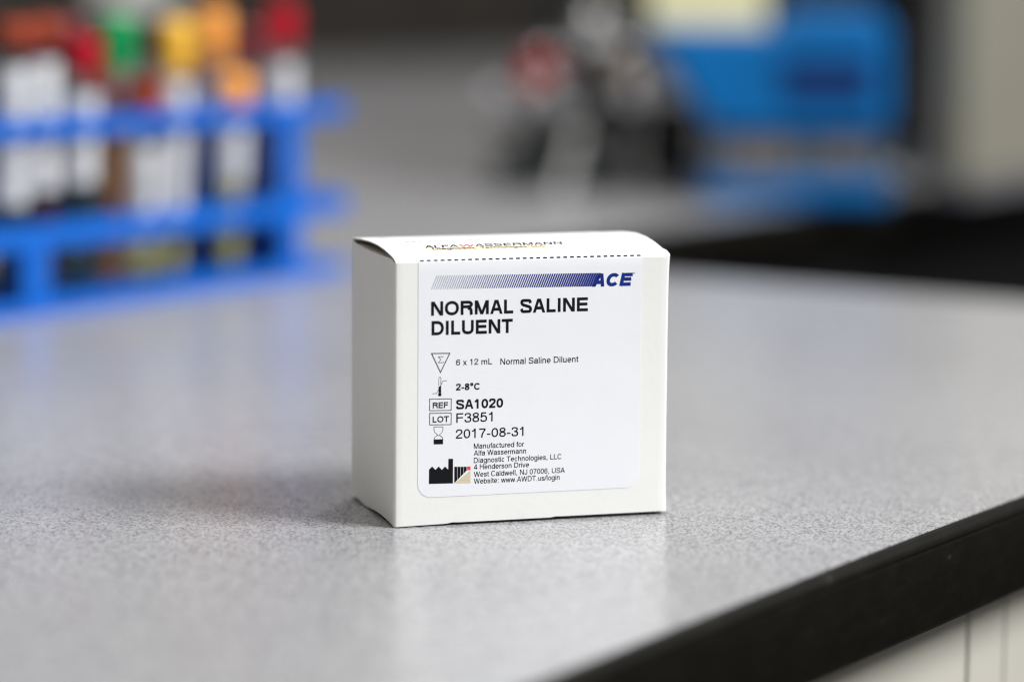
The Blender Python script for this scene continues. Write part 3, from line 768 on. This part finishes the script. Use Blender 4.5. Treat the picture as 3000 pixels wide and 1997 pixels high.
boxo('dark_block', (X(1905), X(2055), 0.06, 0.14, 0.0, Z(330)), 'blackmatte', mic, 0.004)  # black block added to darken the space beside the blue hood
# blue instrument
ins, s = station('bench_instrument', 2350, 600)
tag(ins, 'blue plastic bench instrument with dark recessed panel on the rear bench', 'instrument')
def X(px): return (px-2350)*s
def Z(py): return (600-py)*s
bm = slabxy([(X(2060), 0.012), (X(2300), 0.0), (X(2605), 0.0), (X(2605), 0.12), (X(2060), 0.12)], 0.0, Z(528)); obj('base', bm, 'blue', ins, False, 0.004, 3)
boxo('neck', (X(2080), X(2590), 0.012, 0.11, Z(527), Z(386)), 'slate', ins, 0.003)
bm = prism([(X(1885), Z(92)), (X(2285), Z(90)), (X(2300), Z(38)), (X(2560), Z(34)), (X(2600), Z(90)), (X(2608), Z(330)), (X(2590), Z(385)), (X(2095), Z(385)), (X(2060), Z(350))], 0.0, 0.12)
obj('hood', bm, 'blue', ins, False, 0.005, 3)
bm = bmesh.new(); a, b, c, d = X(2290), X(2545), Z(285), Z(178)
q0 = [(a, c), (b, c), (b, d), (a, d)]; q1 = [(a+0.004, c+0.004), (b-0.004, c+0.004), (b-0.004, d-0.004), (a+0.004, d-0.004)]
v0 = [bm.verts.new((x, -0.0012, z)) for x, z in q0]; v1 = [bm.verts.new((x, -0.004, z)) for x, z in q0]; v2 = [bm.verts.new((x, -0.004, z)) for x, z in q1]; v3 = [bm.verts.new((x, -0.0006, z)) for x, z in q1]
for A, Bq in ((v0, v1), (v1, v2), (v2, v3)):
    for i in range(4): bm.faces.new((A[i], A[(i+1) % 4], Bq[(i+1) % 4], Bq[i]))
bm.faces.new(v3); obj('display_panel', bm, 'bluedark', ins)
for px, r in ((2210, 0.013), (2265, 0.013), (2466, 0.010), (2000, 0.009)):
    if px < 2060: continue
    o = obj('knob', lathe([(0, -0.012), (r*0.85, -0.012), (r, -0.009), (r, 0.0), (0, 0.0)], 24, 'Y'), 'knob', ins, True); o.location = (X(px), 0.0115, Z(448))
o = obj('glint_ball', lathe([(0, -0.010), (0.005, -0.0085), (0.0075, -0.004), (0.008, 0), (0.006, 0.004), (0, 0.006)], 24, 'Y'), 'chrome', ins, True); o.location = (X(2622), 0.012, Z(520))  # chrome ball added to catch a round highlight
bk = empty('card_box', (0, 0, 0), HEAD); g = ins.matrix_basis @ Vector((X(2070), 0.055, Z(90)+0.0003)); bk.location = g
tag(bk, 'cream card box lying on top of the blue instrument', 'box')
boxo('carton_body', (-0.040, 0.040, -0.045, 0.045, 0.0, 0.030), 'cream', bk, 0.0015)
boxo('lid', (-0.042, 0.042, -0.047, 0.047, 0.0302, 0.048), 'cream', bk, 0.0015)

# grey unit and beige cabinet to the right
gu, s = station('dispenser_column', 2715, 500)
tag(gu, 'grey plastic column standing between blue instrument and beige cabinet', 'dispenser')
boxo('foot', (-152*s, 62*s, -0.01, 0.10, 0.0, 60*s), 'slate', gu, 0.004)
boxo('column', (-44*s, 56*s, 0.0, 0.07, 60*s+0.0003, 0.20), 'greyplastic', gu, 0.010, 3)
boxo('dark_gap_slab', (-150*s, -45*s, 0.002, 0.06, 60*s+0.0003, 0.19), 'blackmatte', gu, 0.003)  # black slab put in for the dark gap left of the column
boxo('spout', (-30*s, 24*s, -0.03, 0.0002, 0.150, 0.165), 'greyplastic', gu, 0.003)
g = G(2826, 578)
bc = empty('desk_divider', (g.x, g.y, 0), 0.0); tag(bc, 'beige upright desk divider on the rear bench at the right edge', 'divider')
boxo('board', (0.006, 0.594, 0.003, 0.019, 0.012, 0.55), 'beige', bc, 0.002)
for a, b in ((0.0, 0.0058), (0.5942, 0.60)): boxo('frame_post', (a, b, 0.0, 0.022, 0.012, 0.55), 'beige', bc, 0.001)
boxo('foot_rail', (0.0, 0.60, -0.004, 0.026, 0.0, 0.0118), 'greyplastic', bc, 0.001)
